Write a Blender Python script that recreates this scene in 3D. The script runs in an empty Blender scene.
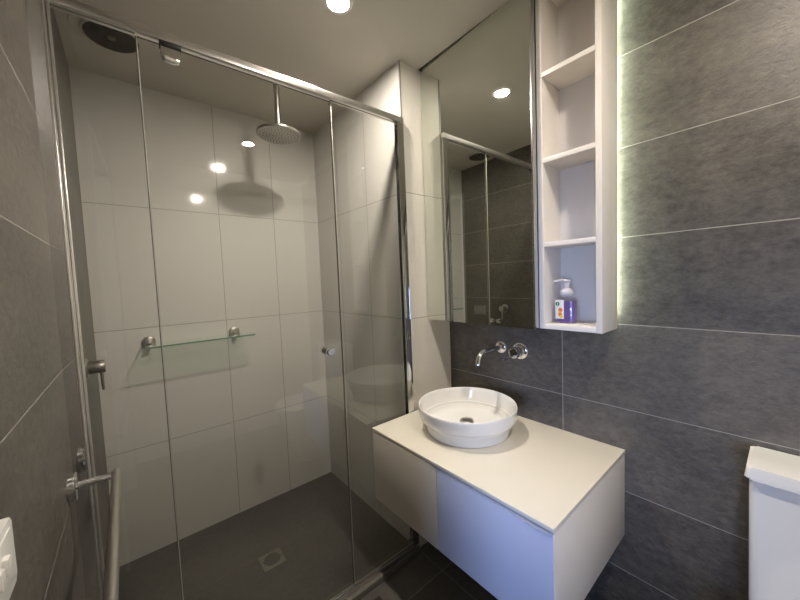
import bpy, bmesh, math, random
from mathutils import Vector, Matrix
random.seed(4)
S = bpy.context.scene
C = S.collection
PI = math.pi
# ------------------------------------------------------------------ camera, light, exposure
CAMZ = 1.335
def cam_axes(yaw, pitch, roll):
    y, p, r = map(math.radians, (yaw, pitch, roll))
    fw = Vector((math.sin(y)*math.cos(p), math.cos(y)*math.cos(p), math.sin(p)))
    rt = Vector((math.cos(y), -math.sin(y), 0)); up = rt.cross(fw)
    return math.cos(r)*rt + math.sin(r)*up, -math.sin(r)*rt + math.cos(r)*up, fw
a_, b_, c_ = cam_axes(39.747, -3.374, -2.272)
cd = bpy.data.cameras.new('camera'); cam = bpy.data.objects.new('camera', cd); C.objects.link(cam)
cam.matrix_world = Matrix(((a_.x, b_.x, -c_.x, 0), (a_.y, b_.y, -c_.y, 0), (a_.z, b_.z, -c_.z, CAMZ), (0, 0, 0, 1)))
cd.sensor_width = 36; cd.lens = 325.707/800*36; cd.clip_start = .01
S.camera = cam
w = bpy.data.worlds.new('daylight'); S.world = w; w.use_nodes = True
w.node_tree.nodes['Background'].inputs[0].default_value = (.66, .62, .57, 1)
w.node_tree.nodes['Background'].inputs[1].default_value = .15
def area(name, loc, size, power, col, tgt):
    d = bpy.data.lights.new(name, 'AREA'); d.shape = 'RECTANGLE'; d.size, d.size_y = size
    d.energy = power; d.color = col
    d.spread = math.radians(36)
    o = bpy.data.objects.new(name, d); C.objects.link(o); o.location = loc
    o.rotation_euler = (Vector(tgt)-Vector(loc)).to_track_quat('-Z', 'Y').to_euler()
    return o
area('doorway_daylight', (-2.3, -.55, 1.0), (.9, .9), 3.9, (.38, .54, 1.0), (.765, .62, .85))
LAMP = 1060.0
LED = 430.0
vs = S.view_settings
vs.view_transform = 'Standard'; vs.look = 'None'; vs.gamma = 1; vs.exposure = 0; vs.use_curve_mapping = False
cy = S.cycles
cy.use_denoising = True; cy.max_bounces = 14; cy.transparent_max_bounces = 24; cy.glossy_bounces = 8; cy.diffuse_bounces = 6
cy.sample_clamp_indirect = 4; cy.blur_glossy = .5

# ------------------------------------------------------------------ mesh helpers
ORG = {}
class MB:
    def __init__(s): s.bm = bmesh.new()
    def box(s, x0, x1, y0, y1, z0, z1, bev=0, seg=2):
        t = bmesh.new(); bmesh.ops.create_cube(t, size=1)
        for v in t.verts: v.co = Vector((x0+(v.co.x+.5)*(x1-x0), y0+(v.co.y+.5)*(y1-y0), z0+(v.co.z+.5)*(z1-z0)))
        if bev: bmesh.ops.bevel(t, geom=t.edges[:], offset=bev, segments=seg, profile=.5, affect='EDGES')
        for f in t.faces: f.smooth = max(abs(f.normal.x), abs(f.normal.y), abs(f.normal.z)) < .9999
        return s.add(t)
    def add(s, t, M=None):
        if M is not None: t.transform(M)
        me = bpy.data.meshes.new('t'); t.to_mesh(me); t.free(); s.bm.from_mesh(me); bpy.data.meshes.remove(me); return s
    def lathe(s, c, prof, axis=(0, 0, 1), seg=48, caps=True):
        t = bmesh.new(); rings = []
        for r, z in prof:
            if r < 1e-6: rings.append([t.verts.new((0, 0, z))])
            else: rings.append([t.verts.new((r*math.cos(2*PI*i/seg), r*math.sin(2*PI*i/seg), z)) for i in range(seg)])
        for A, B in zip(rings, rings[1:]):
            for i in range(seg):
                j = (i+1) % seg
                if len(A) == 1 and len(B) == 1: continue
                if len(A) == 1: t.faces.new((A[0], B[i], B[j]))
                elif len(B) == 1: t.faces.new((A[i], A[j], B[0]))
                else: t.faces.new((A[i], A[j], B[j], B[i]))
        if caps:
            for R in (rings[0], rings[-1]):
                if len(R) > 2: t.faces.new(R)
        bmesh.ops.recalc_face_normals(t, faces=t.faces[:])
        for f in t.faces: f.smooth = True
        q = Vector((0, 0, 1)).rotation_difference(Vector(axis).normalized())
        return s.add(t, Matrix.Translation(c) @ q.to_matrix().to_4x4())
    def cyl(s, p0, p1, r, r1=None, bev=0, seg=32):
        p0, p1 = Vector(p0), Vector(p1); L = (p1-p0).length; r1 = r if r1 is None else r1
        prof = [(r, 0), (r1, L)] if not bev else [(r-bev, 0), (r, bev), (r1, L-bev), (r1-bev, L)]
        return s.lathe(p0, prof, axis=(p1-p0), seg=seg)
    def tube(s, pts, r, seg=20):
        pts = [Vector(p) for p in pts]; rs = r if isinstance(r, (list, tuple)) else [r]*len(pts)
        t = bmesh.new(); rings = []; n = None
        for i, p in enumerate(pts):
            d = (pts[min(i+1, len(pts)-1)]-pts[max(i-1, 0)]).normalized()
            if n is None: n = d.orthogonal().normalized()
            n = (n - d*n.dot(d)).normalized(); m = d.cross(n)
            rings.append([t.verts.new(p + rs[i]*(math.cos(2*PI*k/seg)*n + math.sin(2*PI*k/seg)*m)) for k in range(seg)])
        for A, B in zip(rings, rings[1:]):
            for k in range(seg): t.faces.new((A[k], A[(k+1) % seg], B[(k+1) % seg], B[k]))
        t.faces.new(rings[0]); t.faces.new(rings[-1])
        bmesh.ops.recalc_face_normals(t, faces=t.faces[:])
        for f in t.faces: f.smooth = True
        return s.add(t)
    def prism(s, poly, z0, z1, M=None, bev=0):
        t = bmesh.new(); a = [t.verts.new((x, y, z0)) for x, y in poly]; b = [t.verts.new((x, y, z1)) for x, y in poly]
        n = len(poly); t.faces.new(a[::-1]); t.faces.new(b)
        for i in range(n): t.faces.new((a[i], a[(i+1) % n], b[(i+1) % n], b[i]))
        if bev:
            e = [e for e in t.edges if abs(e.verts[0].co.z-e.verts[1].co.z) < 1e-7]
            bmesh.ops.bevel(t, geom=e, offset=bev, segments=2, profile=.5, affect='EDGES')
        bmesh.ops.recalc_face_normals(t, faces=t.faces[:])
        for f in t.faces: f.smooth = max(abs(f.normal.x), abs(f.normal.y), abs(f.normal.z)) < .9999
        return s.add(t, M)
    def rot(s, c, ang):
        M = Matrix.Translation(c) @ Matrix.Rotation(ang, 4, 'Z') @ Matrix.Translation(-Vector(c)); s.bm.transform(M); return s
    def build(s, name, mat, parent=None, loc=None, smooth=True):
        me = bpy.data.meshes.new(name)
        o = bpy.data.objects.new(name, me); C.objects.link(o)
        if parent is not None: W = ORG[parent.name]; o.parent = parent
        else:
            W = Vector(loc) if loc is not None else Vector((0, 0, 0)); o.location = W
        ORG[o.name] = W
        s.bm.transform(Matrix.Translation(-W)); s.bm.to_mesh(me); s.bm.free()
        me.materials.append(mat)
        if not smooth: me.shade_flat()
        else:
            try: me.set_sharp_from_angle(angle=math.radians(38))
            except Exception: pass
        return o
def tag(o, label, cat, group=None):
    o['label'] = label; o['category'] = cat
    if group: o['group'] = group
    return o
def thing(name, loc, label, cat, group=None):
    o = bpy.data.objects.new(name, None); o.empty_display_size = .05; C.objects.link(o); o.location = loc; ORG[o.name] = Vector(loc)
    return tag(o, label, cat, group)
def struct(o): o['kind'] = 'structure'; return o

# ------------------------------------------------------------------ materials
def new_mat(name):
    m = bpy.data.materials.new(name); m.use_nodes = True
    return m, m.node_tree, m.node_tree.nodes['Principled BSDF']
def setp(b, **k):
    for n, v in k.items():
        n = n.replace('_', ' ')
        if n in b.inputs: b.inputs[n].default_value = (*v, 1) if isinstance(v, tuple) and len(v) == 3 else v
def plain(name, col, rough=.5, metal=0, noise=0, scale=8, bump=0, bscale=40, **k):
    m, t, b = new_mat(name); setp(b, Base_Color=col, Roughness=rough, Metallic=metal, **k)
    g = t.nodes.new('ShaderNodeNewGeometry')
    nz = t.nodes.new('ShaderNodeTexNoise'); nz.inputs['Scale'].default_value = scale; nz.inputs['Detail'].default_value = 5
    t.links.new(g.outputs['Position'], nz.inputs['Vector'])
    mx = t.nodes.new('ShaderNodeMix'); mx.data_type = 'RGBA'
    n = max(noise, .015)
    mx.inputs['A'].default_value = tuple(min(1, c*(1-n)) for c in col)+(1,); mx.inputs['B'].default_value = tuple(min(1, c*(1+n)) for c in col)+(1,)
    t.links.new(nz.outputs['Fac'], mx.inputs['Factor']); t.links.new(mx.outputs['Result'], b.inputs['Base Color'])
    if bump:
        n2 = t.nodes.new('ShaderNodeTexNoise'); n2.inputs['Scale'].default_value = bscale; t.links.new(g.outputs['Position'], n2.inputs['Vector'])
        bp = t.nodes.new('ShaderNodeBump'); bp.inputs['Strength'].default_value = bump; bp.inputs['Distance'].default_value = .002
        t.links.new(n2.outputs['Fac'], bp.inputs['Height']); t.links.new(bp.outputs['Normal'], b.inputs['Normal'])
    return m
def math_n(t, op, a, b=None, c=None):
    n = t.nodes.new('ShaderNodeMath'); n.operation = op
    for i, v in enumerate((a, b, c)):
        if v is None: continue
        if isinstance(v, (int, float)): n.inputs[i].default_value = v
        else: t.links.new(v, n.inputs[i])
    return n.outputs[0]
def tile_mat(name, col, grout, axes, periods, offs, gw=.0015, rough=.3, vary=.0, fleck=None, wave=.0, spec=.5):
    """tiles laid on world axes: axes like 'YZ'; lines at off + k*period"""
    m, t, b = new_mat(name)
    g = t.nodes.new('ShaderNodeNewGeometry'); sp = t.nodes.new('ShaderNodeSeparateXYZ'); t.links.new(g.outputs['Position'], sp.inputs[0])
    ds, cells = [], []
    for ax, p, o in zip(axes, periods, offs):
        u = math_n(t, 'DIVIDE', math_n(t, 'SUBTRACT', sp.outputs[ax], o), p)
        cells.append(math_n(t, 'FLOOR', u))
        fr = math_n(t, 'FRACT', math_n(t, 'ADD', u, .5))
        ds.append(math_n(t, 'MULTIPLY', math_n(t, 'ABSOLUTE', math_n(t, 'SUBTRACT', fr, .5)), p))
    d = math_n(t, 'MINIMUM', ds[0], ds[1])
    line = math_n(t, 'LESS_THAN', d, gw)
    # tile colour
    cb = t.nodes.new('ShaderNodeCombineXYZ'); t.links.new(cells[0], cb.inputs[0]); t.links.new(cells[1], cb.inputs[1])
    wn = t.nodes.new('ShaderNodeTexWhiteNoise'); t.links.new(cb.outputs[0], wn.inputs['Vector'])
    sc = t.nodes.new('ShaderNodeVectorMath'); sc.operation = 'MULTIPLY'
    sc.inputs[1].default_value = (1, 1, 1.7) if 'Z' in axes else (1, 1, 1); t.links.new(g.outputs['Position'], sc.inputs[0])
    n1 = t.nodes.new('ShaderNodeTexNoise'); n1.inputs['Scale'].default_value = 3.2; n1.inputs['Detail'].default_value = 8; n1.inputs['Roughness'].default_value = .62
    n2 = t.nodes.new('ShaderNodeTexNoise'); n2.inputs['Scale'].default_value = 38; n2.inputs['Detail'].default_value = 6; n2.inputs['Roughness'].default_value = .7
    for n in (n1, n2): t.links.new(sc.outputs[0], n.inputs['Vector'])
    f = math_n(t, 'ADD', math_n(t, 'MULTIPLY', math_n(t, 'SUBTRACT', n1.outputs['Fac'], .5), 1.6), math_n(t, 'MULTIPLY', math_n(t, 'SUBTRACT', n2.outputs['Fac'], .5), 2.4))
    f = math_n(t, 'ADD', f, math_n(t, 'MULTIPLY', math_n(t, 'SUBTRACT', wn.outputs['Value'], .5), .5))
    k = math_n(t, 'MULTIPLY_ADD', f, vary, 1.0)
    vm = t.nodes.new('ShaderNodeVectorMath'); vm.operation = 'SCALE'; vm.inputs[0].default_value = col; t.links.new(k, vm.inputs['Scale'])
    mx = t.nodes.new('ShaderNodeMix'); mx.data_type = 'RGBA'; t.links.new(line, mx.inputs['Factor'])
    t.links.new(vm.outputs[0], mx.inputs['A']); mx.inputs['B'].default_value = (*grout, 1)
    t.links.new(mx.outputs['Result'], b.inputs['Base Color'])
    t.links.new(math_n(t, 'MULTIPLY_ADD', line, .5, rough), b.inputs['Roughness'])
    setp(b, Specular_IOR_Level=spec)
    # relief
    h = math_n(t, 'MINIMUM', math_n(t, 'DIVIDE', d, gw*1.6), 1)
    h = math_n(t, 'MULTIPLY', h, .0006)
    if vary > .05: h = math_n(t, 'ADD', h, math_n(t, 'MULTIPLY', n2.outputs['Fac'], .0016))
    if wave:
        n3 = t.nodes.new('ShaderNodeTexNoise'); n3.inputs['Scale'].default_value = 7; n3.inputs['Detail'].default_value = 1
        t.links.new(g.outputs['Position'], n3.inputs['Vector']); h = math_n(t, 'ADD', h, math_n(t, 'MULTIPLY', n3.outputs['Fac'], wave))
    bp = t.nodes.new('ShaderNodeBump'); bp.inputs['Strength'].default_value = 1; bp.inputs['Distance'].default_value = 1
    t.links.new(h, bp.inputs['Height']); t.links.new(bp.outputs['Normal'], b.inputs['Normal'])
    return m
def glass_mat(name, tint, refl=1.9, rough=0.0):
    """thin architectural glass: mirror-like Fresnel reflection on the outer faces, tinted straight transmission"""
    m = bpy.data.materials.new(name); m.use_nodes = True; t = m.node_tree; t.nodes.clear()
    out = t.nodes.new('ShaderNodeOutputMaterial'); tr = t.nodes.new('ShaderNodeBsdfTransparent'); gl = t.nodes.new('ShaderNodeBsdfGlossy')
    tr.inputs[0].default_value = (*tint, 1); gl.inputs['Roughness'].default_value = rough; gl.inputs[0].default_value = (.95, 1, .96, 1)
    fr = t.nodes.new('ShaderNodeFresnel'); fr.inputs['IOR'].default_value = 1.5; g = t.nodes.new('ShaderNodeNewGeometry')
    f = math_n(t, 'MULTIPLY', fr.outputs[0], refl); f = math_n(t, 'MINIMUM', f, 1)
    f = math_n(t, 'MULTIPLY', f, math_n(t, 'SUBTRACT', 1, g.outputs['Backfacing']))
    mx = t.nodes.new('ShaderNodeMixShader'); t.links.new(f, mx.inputs[0]); t.links.new(tr.outputs[0], mx.inputs[1]); t.links.new(gl.outputs[0], mx.inputs[2])
    t.links.new(mx.outputs[0], out.inputs[0]); return m
def emit_mat(name, col, st):
    m, t, b = new_mat(name); setp(b, Base_Color=(.8, .8, .8), Emission_Color=col, Emission_Strength=st); return m

XL, XR, XN, YN, YB, ZC, YF = -.134, 1.304, 1.016, 1.162, 2.06, 2.335, -.85
DARK = (.106, .094, .080); GROUT_L = (.34, .32, .29)
M_darkwall = tile_mat('dark_stone_tile_side', DARK, GROUT_L, 'YZ', (.6, .2977), (.575, .2614), .0013, .36, .75)
M_floor = tile_mat('dark_stone_tile_floor', (.105, .097, .088), (.26, .24, .21), 'XY', (.6, .6), (.42, 1.0), .0015, .34, .35)
M_shfloor = tile_mat('shower_stone_tile_floor', (.125, .115, .102), (.20, .18, .155), 'XY', (.6, .6), (.42, 1.05), .0013, .38, .3)
WH = (.70, .69, .655); GW = (.26, .24, .21)
M_white_b = tile_mat('white_gloss_tile_back', WH, GW, 'XZ', (.303, .596), (.116, .555), .0013, .08, .02, wave=.0002)
M_white_s = tile_mat('white_gloss_tile_side', WH, GW, 'YZ', (.303, .596), (1.47, .555), .0013, .08, .02, wave=.0002)
M_white_f = tile_mat('white_gloss_tile_front', (.74, .71, .65), GW, 'XZ', (.303, .596), (1.0205, .555), .0013, .12, .02, wave=.0001)
M_ceil = plain('ceiling_paint', (.62, .585, .52), .9, noise=.02, bump=.05)
M_frontwall = plain('cream_paint', (.78, .75, .69), .8)
M_chrome = plain('polished_chrome', (.78, .78, .78), .06, 1)
M_alu = plain('bright_aluminium', (.74, .73, .71), .2, 1, noise=.05, scale=30)
M_rail = plain('satin_aluminium', (.78, .76, .73), .28, 1, noise=.06, scale=40)
M_steel = plain('brushed_steel', (.52, .50, .47), .3, 1)
M_glass = glass_mat('clear_screen_glass', (.95, .95, .94))
M_edge = plain('glass_edge', (.15, .15, .13), .12)
M_shelfglass = glass_mat('shelf_glass', (.90, .96, .92))
M_shelfedge = plain('green_glass_edge', (.13, .26, .19), .15)
M_mirror = plain('mirror_silver', (.77, .80, .745), .015, 1)
M_white = plain('white_laminate', (.83, .785, .72), .38)
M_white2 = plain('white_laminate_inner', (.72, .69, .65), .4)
M_top = plain('cream_countertop', (.80, .76, .66), .3, noise=.02, scale=20)
M_cer = plain('white_ceramic', (.88, .875, .855), .06, Coat_Weight=.4)
M_dark = plain('shadow_black', (.01, .01, .01), .7)
M_blk = plain('black_rubber', (.015, .015, .015), .5)
M_drawer = plain('beige_laminate_drawer', (.60, .56, .50), .35)
M_bluedr = plain('film_drawer_daylight_tint', (.54, .58, .72), .28, noise=.03, scale=6, bump=.12, bscale=14)  # film's bluish tone plus blue doorway daylight, both put into the base colour
M_film = plain('peeling_film', (.90, .90, .93), .3)
M_trimgrey = plain('grey_cabinet_edge', (.50, .50, .50), .25, .6)
M_plastic = plain('white_plastic', (.78, .77, .74), .3)
M_grille = plain('dark_fan_grille', (.035, .025, .022), .6)
M_warmdisc = emit_mat('lamp_diffuser', (1, .90, .785), LAMP)
M_led = emit_mat('led_strip_glow', (.84, 1.0, .80), LED)
M_sill = plain('curb_stone', (.15, .138, .12), .35, noise=.1, scale=30)

# ------------------------------------------------------------------ structure
T = .1
b = MB(); b.box(XL-T, XR+T, YF-T, YB+T, -.1, 0); struct(b.build('floor', M_floor))
b = MB(); b.box(XL, XN, 1.215, YB, 0, .004); struct(b.build('floor_shower', M_shfloor))
b = MB()
b.box(XL-T, 1.132, YF-T, YB+T, ZC, ZC+T); b.box(1.132, XR+T, YF-T, .36, ZC, ZC+T); b.box(1.132, XR+T, YN, YB+T, ZC, ZC+T); b.box(1.132, XR+T, .36, YN, ZC+.03, ZC+T)
struct(b.build('ceiling', M_ceil))
b = MB(); b.box(1.1322, 1.1488, .361, YN-.001, ZC+.012, ZC+.03); struct(b.build('trim_1', plain('slot_shade', (.12, .09, .07), .8)))  # dark brown slot lining: the recess shade is painted into its colour
DY0, DY1, DH = -.50, .36, 2.08      # doorway in the left wall, beside the camera
b = MB(); b.box(XL-T, XL, DY1, YB, 0, ZC); b.box(XL-T, XL, YF, DY0, 0, ZC); b.box(XL-T, XL, DY0, DY1, DH, ZC); struct(b.build('wall_left', M_darkwall))
b = MB(); b.box(XR, XR+T, YF, YN, 0, ZC+.03); struct(b.build('wall_right', M_darkwall))
b = MB(); b.box(XL-T, XR+T, YB, YB+T, 0, ZC); struct(b.build('wall_back', M_white_b))
b = MB(); b.box(XL-T, XR+T, YF-T, YF, 0, ZC); struct(b.build('wall_front', M_frontwall))
# projecting tiled pier: side faces the shower, end faces the room
b = MB(); b.box(XN, XR+T, YN, YB, 0, ZC+.03)
o = b.build('wall_nib', M_white_s); o.data.materials.append(M_white_f)
for p in o.data.polygons:
    if abs(p.normal.y) > .9: p.material_index = 1
struct(o)
b = MB(); b.box(XN-.002, XN+.003, YN-.0015, YN+.002, 0.05, ZC); struct(b.build('trim_2', plain('tile_edge_bead', (.30, .29, .27), .4)))
b = MB(); b.box(XL-T, XL+.012, DY1-.035, DY1, 0, DH+.035); b.box(XL-T, XL+.012, DY0, DY0+.035, 0, DH+.035); b.box(XL-T, XL+.012, DY0+.035, DY1-.035, DH, DH+.035)
struct(b.build('door_1', M_plastic))
# raised shower curb
b = MB(); b.box(XL, XN, 1.137, 1.215, 0, .028, .003); struct(b.build('trim_3', M_sill))

# ------------------------------------------------------------------ ceiling downlights
def downlight(x, y, label):
    t = thing('ceiling_light', (x, y, ZC), label, 'light', 'recessed round ceiling lights')
    MB().lathe((x, y, ZC), [(.0365, -.001), (.038, -.004), (.048, -.004), (.052, -.0015), (.052, 0), (.0365, 0), (.0365, -.001)], caps=False).build('trim_ring', M_plastic, t)
    MB().lathe((x, y, ZC), [(0, -.0025), (.036, -.0025), (.036, -.0005), (0, -.0005)]).build('diffuser', M_warmdisc, t)
downlight(.645, 1.055, 'glowing round recessed ceiling light in front of the shower screen, at top of photo')
downlight(.655, -.13, 'round recessed ceiling light behind the viewpoint, seen only as reflected spots')

# ------------------------------------------------------------------ exhaust fan
vx, vy = .018, 1.722
t = thing('exhaust_fan', (vx, vy, ZC), 'round dark exhaust fan grille with white rim in the ceiling over the shower', 'exhaust fan')
MB().lathe((vx-.015, vy-.015, ZC), [(.09, -.002), (.100, -.0035), (.104, -.0025), (.105, 0), (.09, 0)], caps=False, seg=64).build('flange', M_ceil, t)
MB().lathe((vx, vy, ZC), [(.083, -.003), (.084, -.008), (.087, -.009), (.090, -.007), (.091, -.003), (.091, 0), (.083, 0), (.083, -.003)], caps=False, seg=64).build('rim', plain('fan_rim', (.56, .53, .48), .5), t)
b = MB(); b.lathe((vx, vy, ZC), [(0, -.004), (.083, -.004), (.083, -.001), (0, -.001)], seg=64)
for k in range(1, 8):
    r = .012+k*.0095
    b.lathe((vx, vy, ZC), [(r, -.005), (r, -.010), (r+.003, -.010), (r+.003, -.005), (r, -.005)], caps=False, seg=48)
for k in range(24):
    an = 2*PI*k/24; p0 = (vx+.015*math.cos(an), vy+.015*math.sin(an), ZC-.0085); p1 = (vx+.083*math.cos(an), vy+.083*math.sin(an), ZC-.0085)
    b.cyl(p0, p1, .0012, seg=6)
b.build('grille', M_grille, t)
MB().lathe((vx, vy, ZC), [(0, -.015), (.009, -.014), (.013, -.010), (.013, -.004), (0, -.004)]).build('hub', plain('hub_cap', (.16, .14, .12), .4), t)

# ------------------------------------------------------------------ shower screen (slightly out of square with the room)
t = thing('shower_screen', (.45, 1.17, .028), 'frameless clear glass shower screen with pivot door and chrome rail, across the shower', 'shower screen')
SC = Vector((XN, 1.158, 0)); SA = -math.atan(.027/1.15)
def scr(bm): return bm.rot(SC, SA)
x0, x1 = XL-.0012, XN-.0015
def chan(a, c, name):
    b = MB()
    z0, z1 = .0455, 2.049
    b.box(a, c, 1.145, 1.148, z0, z1, .0008); b.box(a, c, 1.167, 1.170, z0, z1, .0008)
    b.box(c-.004, c, 1.148, 1.167, z0, z1); b.box(a, a+.007, 1.1425, 1.1445, z0, z1, .0008)
    return scr(b).build(name, M_chrome, t)
b = MB(); b.box(x0, -.1085, 1.0935, 1.0965, .001, 2.049); b.box(-.1095, -.1045, 1.0935, 1.166, .001, 2.049, .0008); scr(b).build('wall_channel', M_chrome, t)
b = MB(); b.box(-.1090, -.1035, 1.0905, 1.0950, .001, 2.049, .0012); b.box(-.1044, -.0990, 1.135, 1.143, .0455, 2.049, .0012); scr(b).build('channel_bead', M_rail, t)
chan(x1-.036, x1-.0005, 'wall_channel')
b = MB(); b.box(x0+.004, x1-.0005, 1.143, 1.173, 2.0495, 2.0735, .002); scr(b).build('top_rail', M_rail, t)
b = MB(); b.box(x0+.004, x1-.0005, 1.147, 1.151, .0285, .045, .0008); b.box(x0+.004, x1-.0005, 1.165, 1.169, .0285, .045, .0008); b.box(x0+.004, x1-.0005, 1.151, 1.165, .0285, .033)
scr(b).build('bottom_channel', M_rail, t)
def pane(a, c, z0, z1, name, y0=1.154, y1=1.162, parent=None):
    b = MB(); b.box(a, c, y0, y1, z0, z1); o = scr(b).build(name, M_glass, parent or t, smooth=False)
    o.data.materials.append(M_edge)
    for p in o.data.polygons:
        if abs(p.normal.y) < .5: p.material_index = 1
    return o
pane(-.1042, .062, .0455, 2.0493, 'fixed_glass_panel')
door = pane(.0665, .6515, .0500, 2.042, 'glass_door')
pane(.6555, x1-.006, .0455, 2.0493, 'fixed_glass_panel')
M_clear = plain('clear_seal_strip', (.55, .54, .49), .2)
for a, c in ((.0624, .0663), (.6518, .6552)):
    m_ = (a+c)/2
    b = MB(); b.box(a, m_, 1.1525, 1.1635, .05, 2.04, .0004); scr(b).build('door_seal', M_edge, t)
    b = MB(); b.box(m_+.0001, c, 1.1520, 1.1640, .05, 2.04, .0004); scr(b).build('door_seal', M_clear, t)
# top pivot patch and its lower twin
for zc, sg in ((2.041, -1), (.052, 1)):
    n = 10; h_ = .040
    poly = [(.119, 0), (.166, 0)]
    for i in range(n+1):
        an = PI*i/n; cs, sn = math.cos(an), math.sin(an); poly.append((.1425+.0235*math.copysign(abs(cs)**.6, cs), sg*(h_-.020)+sg*.020*abs(sn)**.6))
    for y0, y1 in ((1.1475, 1.1537), (1.1623, 1.1685)):
        M = Matrix.Translation((0, 0, zc)) @ Matrix(((1, 0, 0, 0), (0, 0, 1, 0), (0, 1, 0, 0), (0, 0, 0, 1)))
        b = MB(); b.prism(poly, y0, y1, M, bev=.001); scr(b).build('pivot_patch', M_chrome, door)
    b = MB(); b.box(.116, .169, 1.143, 1.173, zc-(.003 if sg < 0 else .0075), zc+(.0075 if sg < 0 else .003), .001); scr(b).build('pivot_block', M_blk, door)
b = MB()
b.lathe((.588, 1.1538, 1.07), [(.009, 0), (.010, .002), (.0085, .006), (.0135, .010), (.015, .015), (.015, .028), (.013, .031), (0, .031)], axis=(0, -1, 0))
b.lathe((.588, 1.1622, 1.07), [(.009, 0), (.010, .002), (.0085, .006), (.0135, .010), (.015, .015), (.015, .028), (.013, .031), (0, .031)], axis=(0, 1, 0))
scr(b).build('door_knob', M_chrome, door)

# ------------------------------------------------------------------ rain shower head
hx, hy = .618, 1.618
t = thing('rain_shower', (hx, hy, ZC), 'round chrome rain shower head hanging from the ceiling on a straight arm', 'shower head')
MB().lathe((hx, hy, ZC), [(.0, -.008), (.028, -.008), (.034, -.005), (.036, 0), (0, 0)]).build('ceiling_flange', M_chrome, t)
MB().lathe((hx, hy, ZC-.008), [(.0135, 0), (.0135, -.20), (.016, -.202), (.016, -.222), (.022, -.230), (.022, -.243)]).build('arm', M_steel, t)
hz = 2.064
head = MB().lathe((hx, hy, hz), [(0, 0), (.098, 0), (.1025, .002), (.104, .006), (.104, .012), (.100, .016), (.085, .019), (.03, .0225), (0, .0235)], seg=72).build('spray_head', M_steel, t)
b = MB()
for k, n in enumerate((6, 12, 18, 24, 30, 36)):
    r = .014+.0148*k
    for i in range(n):
        an = 2*PI*i/n+k*.3
        b.lathe((hx+r*math.cos(an), hy+r*math.sin(an), hz-.0015), [(.0020, 0), (.0030, .0014), (.0030, .0016)], seg=8)
b.build('nozzles', M_blk, head)

# ------------------------------------------------------------------ glass shelf on the shower wall
t = thing('bathroom_shelf', (.25, YB, 1.06), 'narrow clear glass shelf on two round chrome brackets, on the white shower wall', 'shelf')
def rounded(x0, x1, y0, y1, r, n=8):
    P = []
    for cx, cy_, a0 in ((x1-r, y1-r, 0), (x0+r, y1-r, 90), (x0+r, y0+r, 180), (x1-r, y0+r, 270)):
        for i in range(n+1):
            an = math.radians(a0+90*i/n); P.append((cx+r*math.cos(an), cy_+r*math.sin(an)))
    return P
b = MB(); b.prism(rounded(.035, .535, 1.925, 2.052, .012), 1.062, 1.070); o = b.build('glass_plate', M_shelfglass, t, smooth=False)
o.data.materials.append(M_shelfedge)
for p in o.data.polygons:
    if abs(p.normal.z) < .5: p.material_index = 1
for bx in (.062, .455):
    b = MB(); b.lathe((bx, YB, 1.078), [(.0, .012), (.018, .012), (.027, .008), (.029, .004), (.029, 0), (0, 0)], axis=(0, -1, 0))
    b.box(bx-.011, bx+.011, YB-.034, YB-.009, 1.0705, 1.081, .002); b.box(bx-.011, bx+.011, YB-.034, YB-.009, 1.050, 1.0615, .002); b.box(bx-.011, bx+.011, YB-.0075, YB-.004, 1.053, 1.08)
    b.build('bracket', M_steel, t)

# ------------------------------------------------------------------ shower mixer tap on the left wall
my, mz = 1.615, 1.066
t = thing('shower_mixer', (XL, my, mz), 'chrome shower mixer tap with lever hanging down, on dark wall inside the shower', 'tap')
MB().lathe((XL, my, mz), [(.0, .006), (.030, .006), (.034, .004), (.036, 0), (0, 0)], axis=(1, 0, 0)).build('wall_flange', M_steel, t)
body = MB().lathe((XL, my, mz), [(.0235, .006), (.0235, .026), (.022, .0265), (.022, .029), (.024, .0295), (.024, .049), (.022, .052), (0, .052)], axis=(1, 0, 0)).build('body', M_steel, t)
MB().tube([(XL+.040, my, mz-.018), (XL+.040, my, mz-.05), (XL+.041, my, mz-.088)], [.0055, .005, .0045]).build('lever', M_steel, body)

# ------------------------------------------------------------------ towel rail on the left wall
t = thing('towel_rail', (XL, .72, .894), 'long horizontal chrome towel rail on round mounts, on the dark left wall', 'towel rail')
rx, rz = -.053, .894
for ry, rx in ((1.043, -.052), (.43, -.0485)):
    MB().lathe((XL, ry, rz), [(0, .014), (.028, .014), (.031, .012), (.031, .0015), (.028, .0013), (.028, 0), (0, 0)], axis=(1, 0, 0)).build('mount', M_chrome, t)
    MB().cyl((XL+.014, ry, rz), (rx-.009, ry, rz), .0085).build('arm', M_chrome, t)
MB().cyl((-.0483, .40, rz), (-.052, 1.053, rz), .0092, bev=.001).build('bar', M_steel, t)

# ------------------------------------------------------------------ power outlet on the left wall
t = thing('power_outlet', (XL, .51, 1.05), 'white plastic double power outlet on the dark left wall, cut by photo edge', 'power outlet')
Mo = Matrix(((0, 0, 1, XL), (1, 0, 0, 0), (0, 1, 0, 0), (0, 0, 0, 1)))
b = MB(); b.prism(rounded(.452, .570, 1.0085, 1.0845, .006), .0, .013, Mo, bev=.0022); pl = b.build('plate', M_plastic, t)
b = MB(); b.prism(rounded(.462, .560, 1.017, 1.076, .003), .0131, .0142, Mo, bev=.0004); pf = b.build('face', M_plastic, pl)
for yy in (.523, .499):
    b = MB(); b.prism(rounded(yy-.0055, yy+.0055, 1.043, 1.061, .001), .0143, .019, Mo, bev=.001); b.build('rocker_switch', M_plastic, t)
for yy in (.475,):
    b = MB()
    for dy, an in ((-.007, .5), (.007, -.5)): 
        b.box(XL+.0142, XL+.0146, yy+dy-.001, yy+dy+.001, 1.030, 1.037)
    b.box(XL+.0142, XL+.0146, yy-.001, yy+.001, 1.019, 1.026)
    b.build('socket_slots', M_blk, t)

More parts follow.
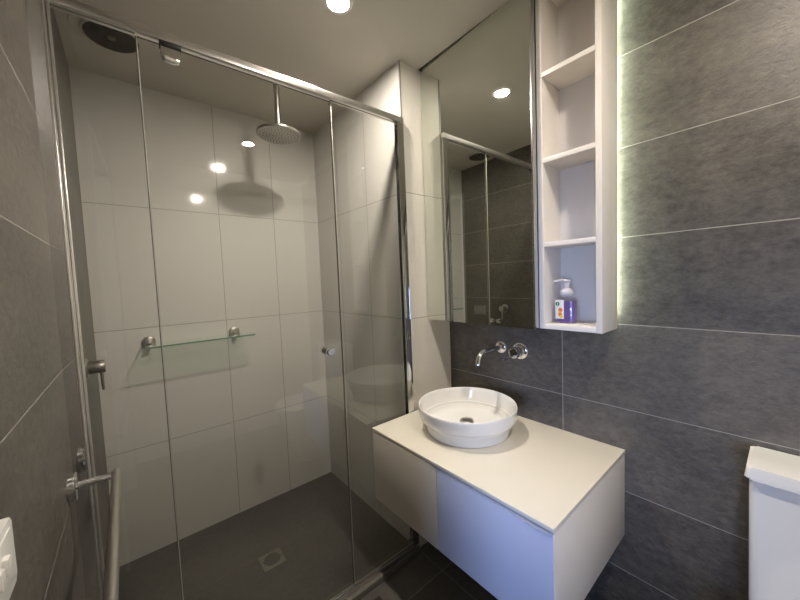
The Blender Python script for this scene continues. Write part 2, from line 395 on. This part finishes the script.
# ------------------------------------------------------------------ mirror cabinet
t = thing('mirror_cabinet', (1.2, .88, 1.141), 'tall mirrored wall cabinet beside the white open shelves, above the basin', 'mirror cabinet')
b = MB(); b.box(1.1545, XR, .594, YN-.001, 1.141, ZC+.0115); b.build('body', M_white2, t)
MP, MA = Vector((1.1435, YN, 0)), -.025      # the mirror door stands very slightly ajar
b = MB(); b.box(1.1435, 1.1485, .5990, YN-.003, 1.138, ZC+.0115); b.rot(MP, MA).build('mirror_door', M_mirror, t, smooth=False)
b = MB(); b.box(1.1428, 1.1490, .5915, .5985, 1.138, ZC+.0115, .0005); b.rot(MP, MA).build('edge_strip', M_alu, t)
b = MB(); b.box(1.156, 1.2, .588, .5935, 1.142, ZC+.0115); b.build('shadow_joint', M_dark, t)

# ------------------------------------------------------------------ open shelf unit
t = thing('wall_shelf_unit', (1.22, .48, 1.141), 'tall narrow white open shelf unit on the wall, right of the mirror', 'shelf unit')
U0, U1, XF, XB = .381, .587, 1.149, 1.290
ztop = 2.331
b = MB(); b.box(XF, XB, U0, U0+.018, 1.141, ztop, .0006); b.build('side_panel', M_white, t)
b = MB(); b.box(XF, XB, U1-.019, U1, 1.141, ztop, .0006); b.build('side_panel', M_white, t)
b = MB(); b.box(XF+.001, XB, U0+.018, U1-.019, 1.141, 1.159, .0005); b.build('bottom_panel', M_white, t)
b = MB(); b.box(XF+.001, XB, U0+.018, U1-.019, 2.312, ztop, .0005); b.build('top_panel', M_white, t)
b = MB(); b.box(XB-.008, XB-.001, U0+.018, U1-.019, 1.159, 2.312); b.build('back_panel', M_white2, t)
for z in (2.0353, 1.7436, 1.451):
    b = MB(); b.box(XF+.001, XB-.008, U0+.018, U1-.019, z-.016, z, .0005); b.build('shelf', M_white, t)
b = MB(); b.box(XB, XR, .45, .56, 1.16, 2.31); b.build('mounting_cleat', M_dark, t)
b = MB(); b.box(XB+.0005, XB+.0030, .413, .424, 1.19, 2.32); b.build('led_strip', M_led, t); 

# ------------------------------------------------------------------ soap bottle on the bottom shelf
bx, by, bz = 1.212, .518, 1.1592
t = thing('soap_dispenser', (bx, by, bz), 'clear foaming soap pump bottle of purple liquid on the lowest white shelf', 'soap bottle')
def super_ring(a, c, n=40, e=3.2):
    P = []
    for i in range(n):
        th = 2*PI*i/n; cs, sn = math.cos(th), math.sin(th)
        P.append((a*math.copysign(abs(cs)**(2/e), cs), c*math.copysign(abs(sn)**(2/e), sn)))
    return P
def loft(levels, mat, name, parent, e=3.2):
    tb = bmesh.new(); rings = []
    for z, a, c, ee in levels: rings.append([tb.verts.new((bx+x, by+y, bz+z)) for x, y in super_ring(a, c, 40, ee)])
    for A, B in zip(rings, rings[1:]):
        for i in range(40): tb.faces.new((A[i], A[(i+1) % 40], B[(i+1) % 40], B[i]))
    tb.faces.new(rings[0][::-1]); tb.faces.new(rings[-1]); bmesh.ops.recalc_face_normals(tb, faces=tb.faces[:])
    for f in tb.faces: f.smooth = abs(f.normal.z) < .999
    m = MB(); m.add(tb); return m.build(name, mat, parent)
M_bottle = glass_mat('clear_bottle_plastic', (.93, .92, .95), 1.4, .05)
M_liquid = plain('purple_soap', (.23, .15, .42), .12, Transmission_Weight=.35)
bot = loft([(0, .017, .030, 3.2), (.003, .020, .033, 3.4), (.03, .0208, .0338, 3.4), (.078, .0208, .0338, 3.2), (.088, .0195, .030, 2.8), (.096, .0165, .022, 2.3), (.100, .0155, .0155, 2)], M_bottle, 'bottle', t)
loft([(.0012, .0155, .028, 3.2), (.004, .019, .0318, 3.4), (.03, .0197, .0326, 3.4), (.079, .0197, .0326, 3.2)], M_liquid, 'liquid', bot)
# label: white wrap with orange blooms and a green round mark
M_lab = plain('label_white', (.80, .80, .76), .35); M_or = plain('label_orange', (.80, .20, .03), .4); M_gr = plain('label_green', (.02, .16, .06), .4); M_ye = plain('label_yellow', (.75, .55, .08), .4)
xf = bx-.0213
b = MB(); b.box(xf, xf+.0006, by+.0005, by+.0305, bz+.016, bz+.084, .0001); lab = b.build('label', M_lab, t)
Ml = Matrix(((0, 0, -1, xf), (1, 0, 0, 0), (0, 1, 0, 0), (0, 0, 0, 1)))
def disc(cy_, cz, r, mat, name, k, sy=1.0):
    P = [(by+cy_+sy*r*math.cos(2*PI*i/20), bz+cz+r*math.sin(2*PI*i/20)) for i in range(20)]
    b = MB(); b.prism(P, .0001*k, .0001*k+.0002, Ml); return b.build(name, mat, lab)
disc(.022, .070, .007, M_gr, 'round_mark', 1); disc(.022, .070, .0035, M_lab, 'round_mark_centre', 4, .5)
disc(.012, .048, .0075, M_or, 'orange_bloom', 1); disc(.013, .032, .0085, M_or, 'orange_bloom', 1, .8); disc(.009, .024, .006, M_ye, 'yellow_bloom', 3); disc(.016, .040, .004, M_ye, 'yellow_bloom', 3)
M_pump = plain('translucent_white_pump', (.78, .77, .78), .25, Transmission_Weight=.25)
MB().lathe((bx, by, bz), [(.0165, .097), (.0195, .099), (.0225, .106), (.0225, .113), (.018, .122), (.012, .125), (.0115, .126)]).build('collar', M_pump, t)
b = MB(); b.lathe((bx, by, bz), [(.009, .1262), (.010, .134), (.0105, .146), (.0145, .150), (.015, .153), (.013, .156), (0, .156)])
b.tube([(bx, by, bz+.1515), (bx-.008, by+.018, bz+.153), (bx-.013, by+.034, bz+.1515), (bx-.014, by+.037, bz+.149)], [.0065, .006, .0045, .0042]); b.build('pump', M_pump, t)

# ------------------------------------------------------------------ vanity cabinet
VX, V0, V1, VB, VT = .765, .363, 1.1405, .397, .7103
t = thing('vanity_cabinet', (1.03, .76, VB), 'white wall-hung vanity cabinet with cream top and one filmed drawer front tinted with blue daylight', 'vanity')
b = MB(); b.box(VX+.020, XR, V0+.0185, V1-.001, VB+.004, VT-.0125); b.build('carcass', M_dark, t)
b = MB(); b.box(VX-.002, XR, V0-.002, V1, VT-.012, VT, .0008); b.build('countertop', M_top, t)
b = MB(); b.box(VX+.003, XR, V0, V0+.018, VB, VT-.0145, .0006); b.build('end_panel', M_white, t)
b = MB(); b.box(VX, VX+.019, .7645, V1, VB, VT-.0155, .0008); d1 = b.build('drawer_front', M_drawer, t)
b = MB(); b.box(VX, VX+.019, V0+.0015, .7620, VB, VT-.0155, .0008); d2 = b.build('drawer_front', M_bluedr, t); d2['label'] = 'filmed drawer front with peeling edges, blue daylight tinted in'
b = MB(); b.box(VX+.0195, XR, V0+.019, V1-.001, VB, VB+.0035); b.build('underside', M_white2, t)
# lifting protective film along the top and near corner of the blue drawer
tb = bmesh.new(); rows = []
N = 46
for i in range(N+1):
    y = V0+.004+(.40-.006)*i/N; cur = max(0, 1-abs(i-6)/9)
    lift = .0006+.0018*abs(math.sin(i*.9))*random.random()+.006*cur*(.5+.5*random.random())
    h = .0070+.003*random.random()+.006*cur*random.random()
    rows.append([tb.verts.new((VX-.0003, y, VT-.0158-h)), tb.verts.new((VX-.0003-lift*.7, y, VT-.0158-h*.45)), tb.verts.new((VX-.0003-lift, y, VT-.0155+.0012*cur))])
for A, B in zip(rows, rows[1:]):
    for k in range(2): tb.faces.new((A[k], B[k], B[k+1], A[k+1]))
r_ = bmesh.ops.solidify(tb, geom=tb.faces[:], thickness=.0004)
m = MB(); m.add(tb); m.build('peeling_film_edge', M_film, d2)
b = MB(); b.box(VX-.0012, VX+.0028, V0-.0012, V0+.0012, .60, VT-.018, .0004); b.build('peeling_corner_strip', M_film, d2)

# ------------------------------------------------------------------ basin
cx, cyy = 1.045, .852
t = thing('wash_basin', (cx, cyy, VT), 'round white ceramic vessel basin with stepped base, standing on the vanity top', 'basin')
prof = [(.150, 0.0), (.163, 0.0005), (.168, .004), (.172, .020), (.176, .046), (.1775, .050), (.186, .053), (.193, .058), (.1965, .066), (.199, .085), (.200, .103), (.1995, .108), (.1975, .1105), (.195, .1105), (.1925, .108), (.190, .095), (.184, .065), (.176, .042), (.166, .030), (.150, .0235), (.10, .0205), (.03, .0185), (.0, .018)]
MB().lathe((cx, cyy, VT), prof, seg=96).build('bowl', M_cer, t)
MB().lathe((cx+.018, cyy+.015, VT+.0185), [(.0, .013), (.018, .012), (.027, .009), (.030, .005), (.030, .0025), (.024, .001), (.024, 0), (0, 0)]).build('waste_plug', M_steel, t)

# ------------------------------------------------------------------ wall spout and basin mixer
ty, tz = .852, 1.011
t = thing('basin_spout', (XR, ty, tz), 'curved chrome wall spout reaching over the basin from the dark tiles', 'tap')
MB().lathe((XR, ty, tz), [(0, .007), (.023, .007), (.027, .004), (.0285, 0), (0, 0)], axis=(-1, 0, 0)).build('wall_flange', M_chrome, t)
pts = [(XR-.007, ty, tz), (XR-.06, ty, tz), (XR-.125, ty, tz)]
for i in range(1, 11):
    an = math.radians(78*i/10); R_ = .048; pts.append((XR-.125-R_*math.sin(an), ty, tz-R_*(1-math.cos(an))))
pts.append((pts[-1][0]-.003, ty, pts[-1][2]-.014))
MB().tube(pts, .0115, 24).build('spout', M_chrome, t)
qy, qz = .757, 1.006
t = thing('basin_mixer', (XR, qy, qz), 'round chrome wall mixer tap with thin rod lever, right of the basin spout', 'tap')
MB().lathe((XR, qy, qz), [(0, .007), (.032, .007), (.036, .004), (.0375, 0), (0, 0)], axis=(-1, 0, 0)).build('wall_flange', M_chrome, t)
mb_ = MB().lathe((XR, qy, qz), [(.0245, .007), (.0245, .036), (.023, .037), (.023, .040), (.0245, .041), (.0245, .054), (.0225, .058), (.019, .0585), (.018, .057), (0, .057)], axis=(-1, 0, 0)).build('body', M_chrome, t)
MB().tube([(XR-.052, qy+.002, qz-.013), (XR-.128, qy+.002, qz-.018)], [.0046, .0042], 14).build('lever', M_alu, mb_)

# ------------------------------------------------------------------ floor wastes
t = thing('floor_waste', (.45, 1.593, .004), 'square pale floor waste with round slotted grate in the shower floor', 'drain')
b = MB(); b.box(.399, .501, 1.542, 1.644, .0035, .0062, .0008); b.build('frame', plain('worn_steel', (.30, .29, .25), .45, .6), t)
b = MB(); 
for k in range(-5, 6):
    x = k*.0074; L = math.sqrt(max(0, .038**2-x*x))
    if L > .004:
        n = 1
        b.box(.45+x-.0019, .45+x+.0019, 1.593-L, 1.593+L, .0061, .0066)
b.build('grate_slots', M_dark, t)
t = thing('floor_waste', (.68, 1.045, 0), 'small dark square floor waste outside the shower, at bottom edge of photo', 'drain')
b = MB(); b.box(.63, .731, .995, 1.096, .0, .004, .0008); b.build('frame', plain('dark_bronze', (.03, .026, .022), .5), t)
b = MB()
for k in range(-6, 7): b.box(.64, .721, 1.0455+k*.006-.0015, 1.0455+k*.006+.0015, .0036, .0050)
b.build('grate_slots', M_blk, t)

# ------------------------------------------------------------------ toilet
tx0, tx1, t0, t1 = 1.150, 1.290, -.315, .059
t = thing('toilet', (1.1, -.13, 0), 'white ceramic toilet cistern with thick lid against the dark wall, at right edge', 'toilet')
Mz = lambda z: Matrix.Identity(4)
def taper(z0, z1, f0, f1, name, mat, parent, bev=.003):
    tb = bmesh.new(); a = [tb.verts.new((x, y, z0)) for x, y in f0]; c = [tb.verts.new((x, y, z1)) for x, y in f1]; n = len(a)
    tb.faces.new(a[::-1]); tb.faces.new(c)
    for i in range(n): tb.faces.new((a[i], a[(i+1) % n], c[(i+1) % n], c[i]))
    e = [e for e in tb.edges if abs(e.verts[0].co.z-e.verts[1].co.z) < 1e-7]
    bmesh.ops.bevel(tb, geom=e, offset=bev, segments=3, profile=.5, affect='EDGES'); bmesh.ops.recalc_face_normals(tb, faces=tb.faces[:])
    for f in tb.faces: f.smooth = max(abs(f.normal.x), abs(f.normal.y), abs(f.normal.z)) < .9999
    m = MB(); m.add(tb); return m.build(name, mat, parent)
taper(.40, .8115, rounded(tx0+.012, XR-.003, t0+.012, t1-.006, .018), rounded(tx0+.004, XR-.003, t0+.004, t1-.001, .018), 'cistern', M_cer, t)
lid = taper(.812, .842, rounded(tx0-.006, XR-.002, t0-.006, t1+.007, .012), rounded(tx0-.002, XR-.004, t0-.002, t1+.003, .012), 'lid', M_cer, t, .005)
b = MB(); b.lathe((1.22, -.132, .8421), [(.024, 0), (.024, .004), (.021, .006), (0, .006)]); b.build('flush_button', M_chrome, lid)
P = []
def oval(a, c, xc, n=40): return [(xc+a*math.cos(2*PI*i/n), -.132+c*math.sin(2*PI*i/n)) for i in range(n)]
taper(0, .385, rounded(.86, XR-.003, -.27, .006, .05), rounded(.74, XR-.003, -.31, .046, .12), 'pan', M_cer, t, .01)
taper(.3855, .405, rounded(.73, 1.135, -.315, .051, .15), rounded(.73, 1.135, -.315, .051, .15), 'seat', M_plastic, t, .004)
taper(.4055, .425, rounded(.732, 1.135, -.313, .049, .15), rounded(.736, 1.135, -.309, .045, .145), 'seat_lid', M_plastic, t, .006)
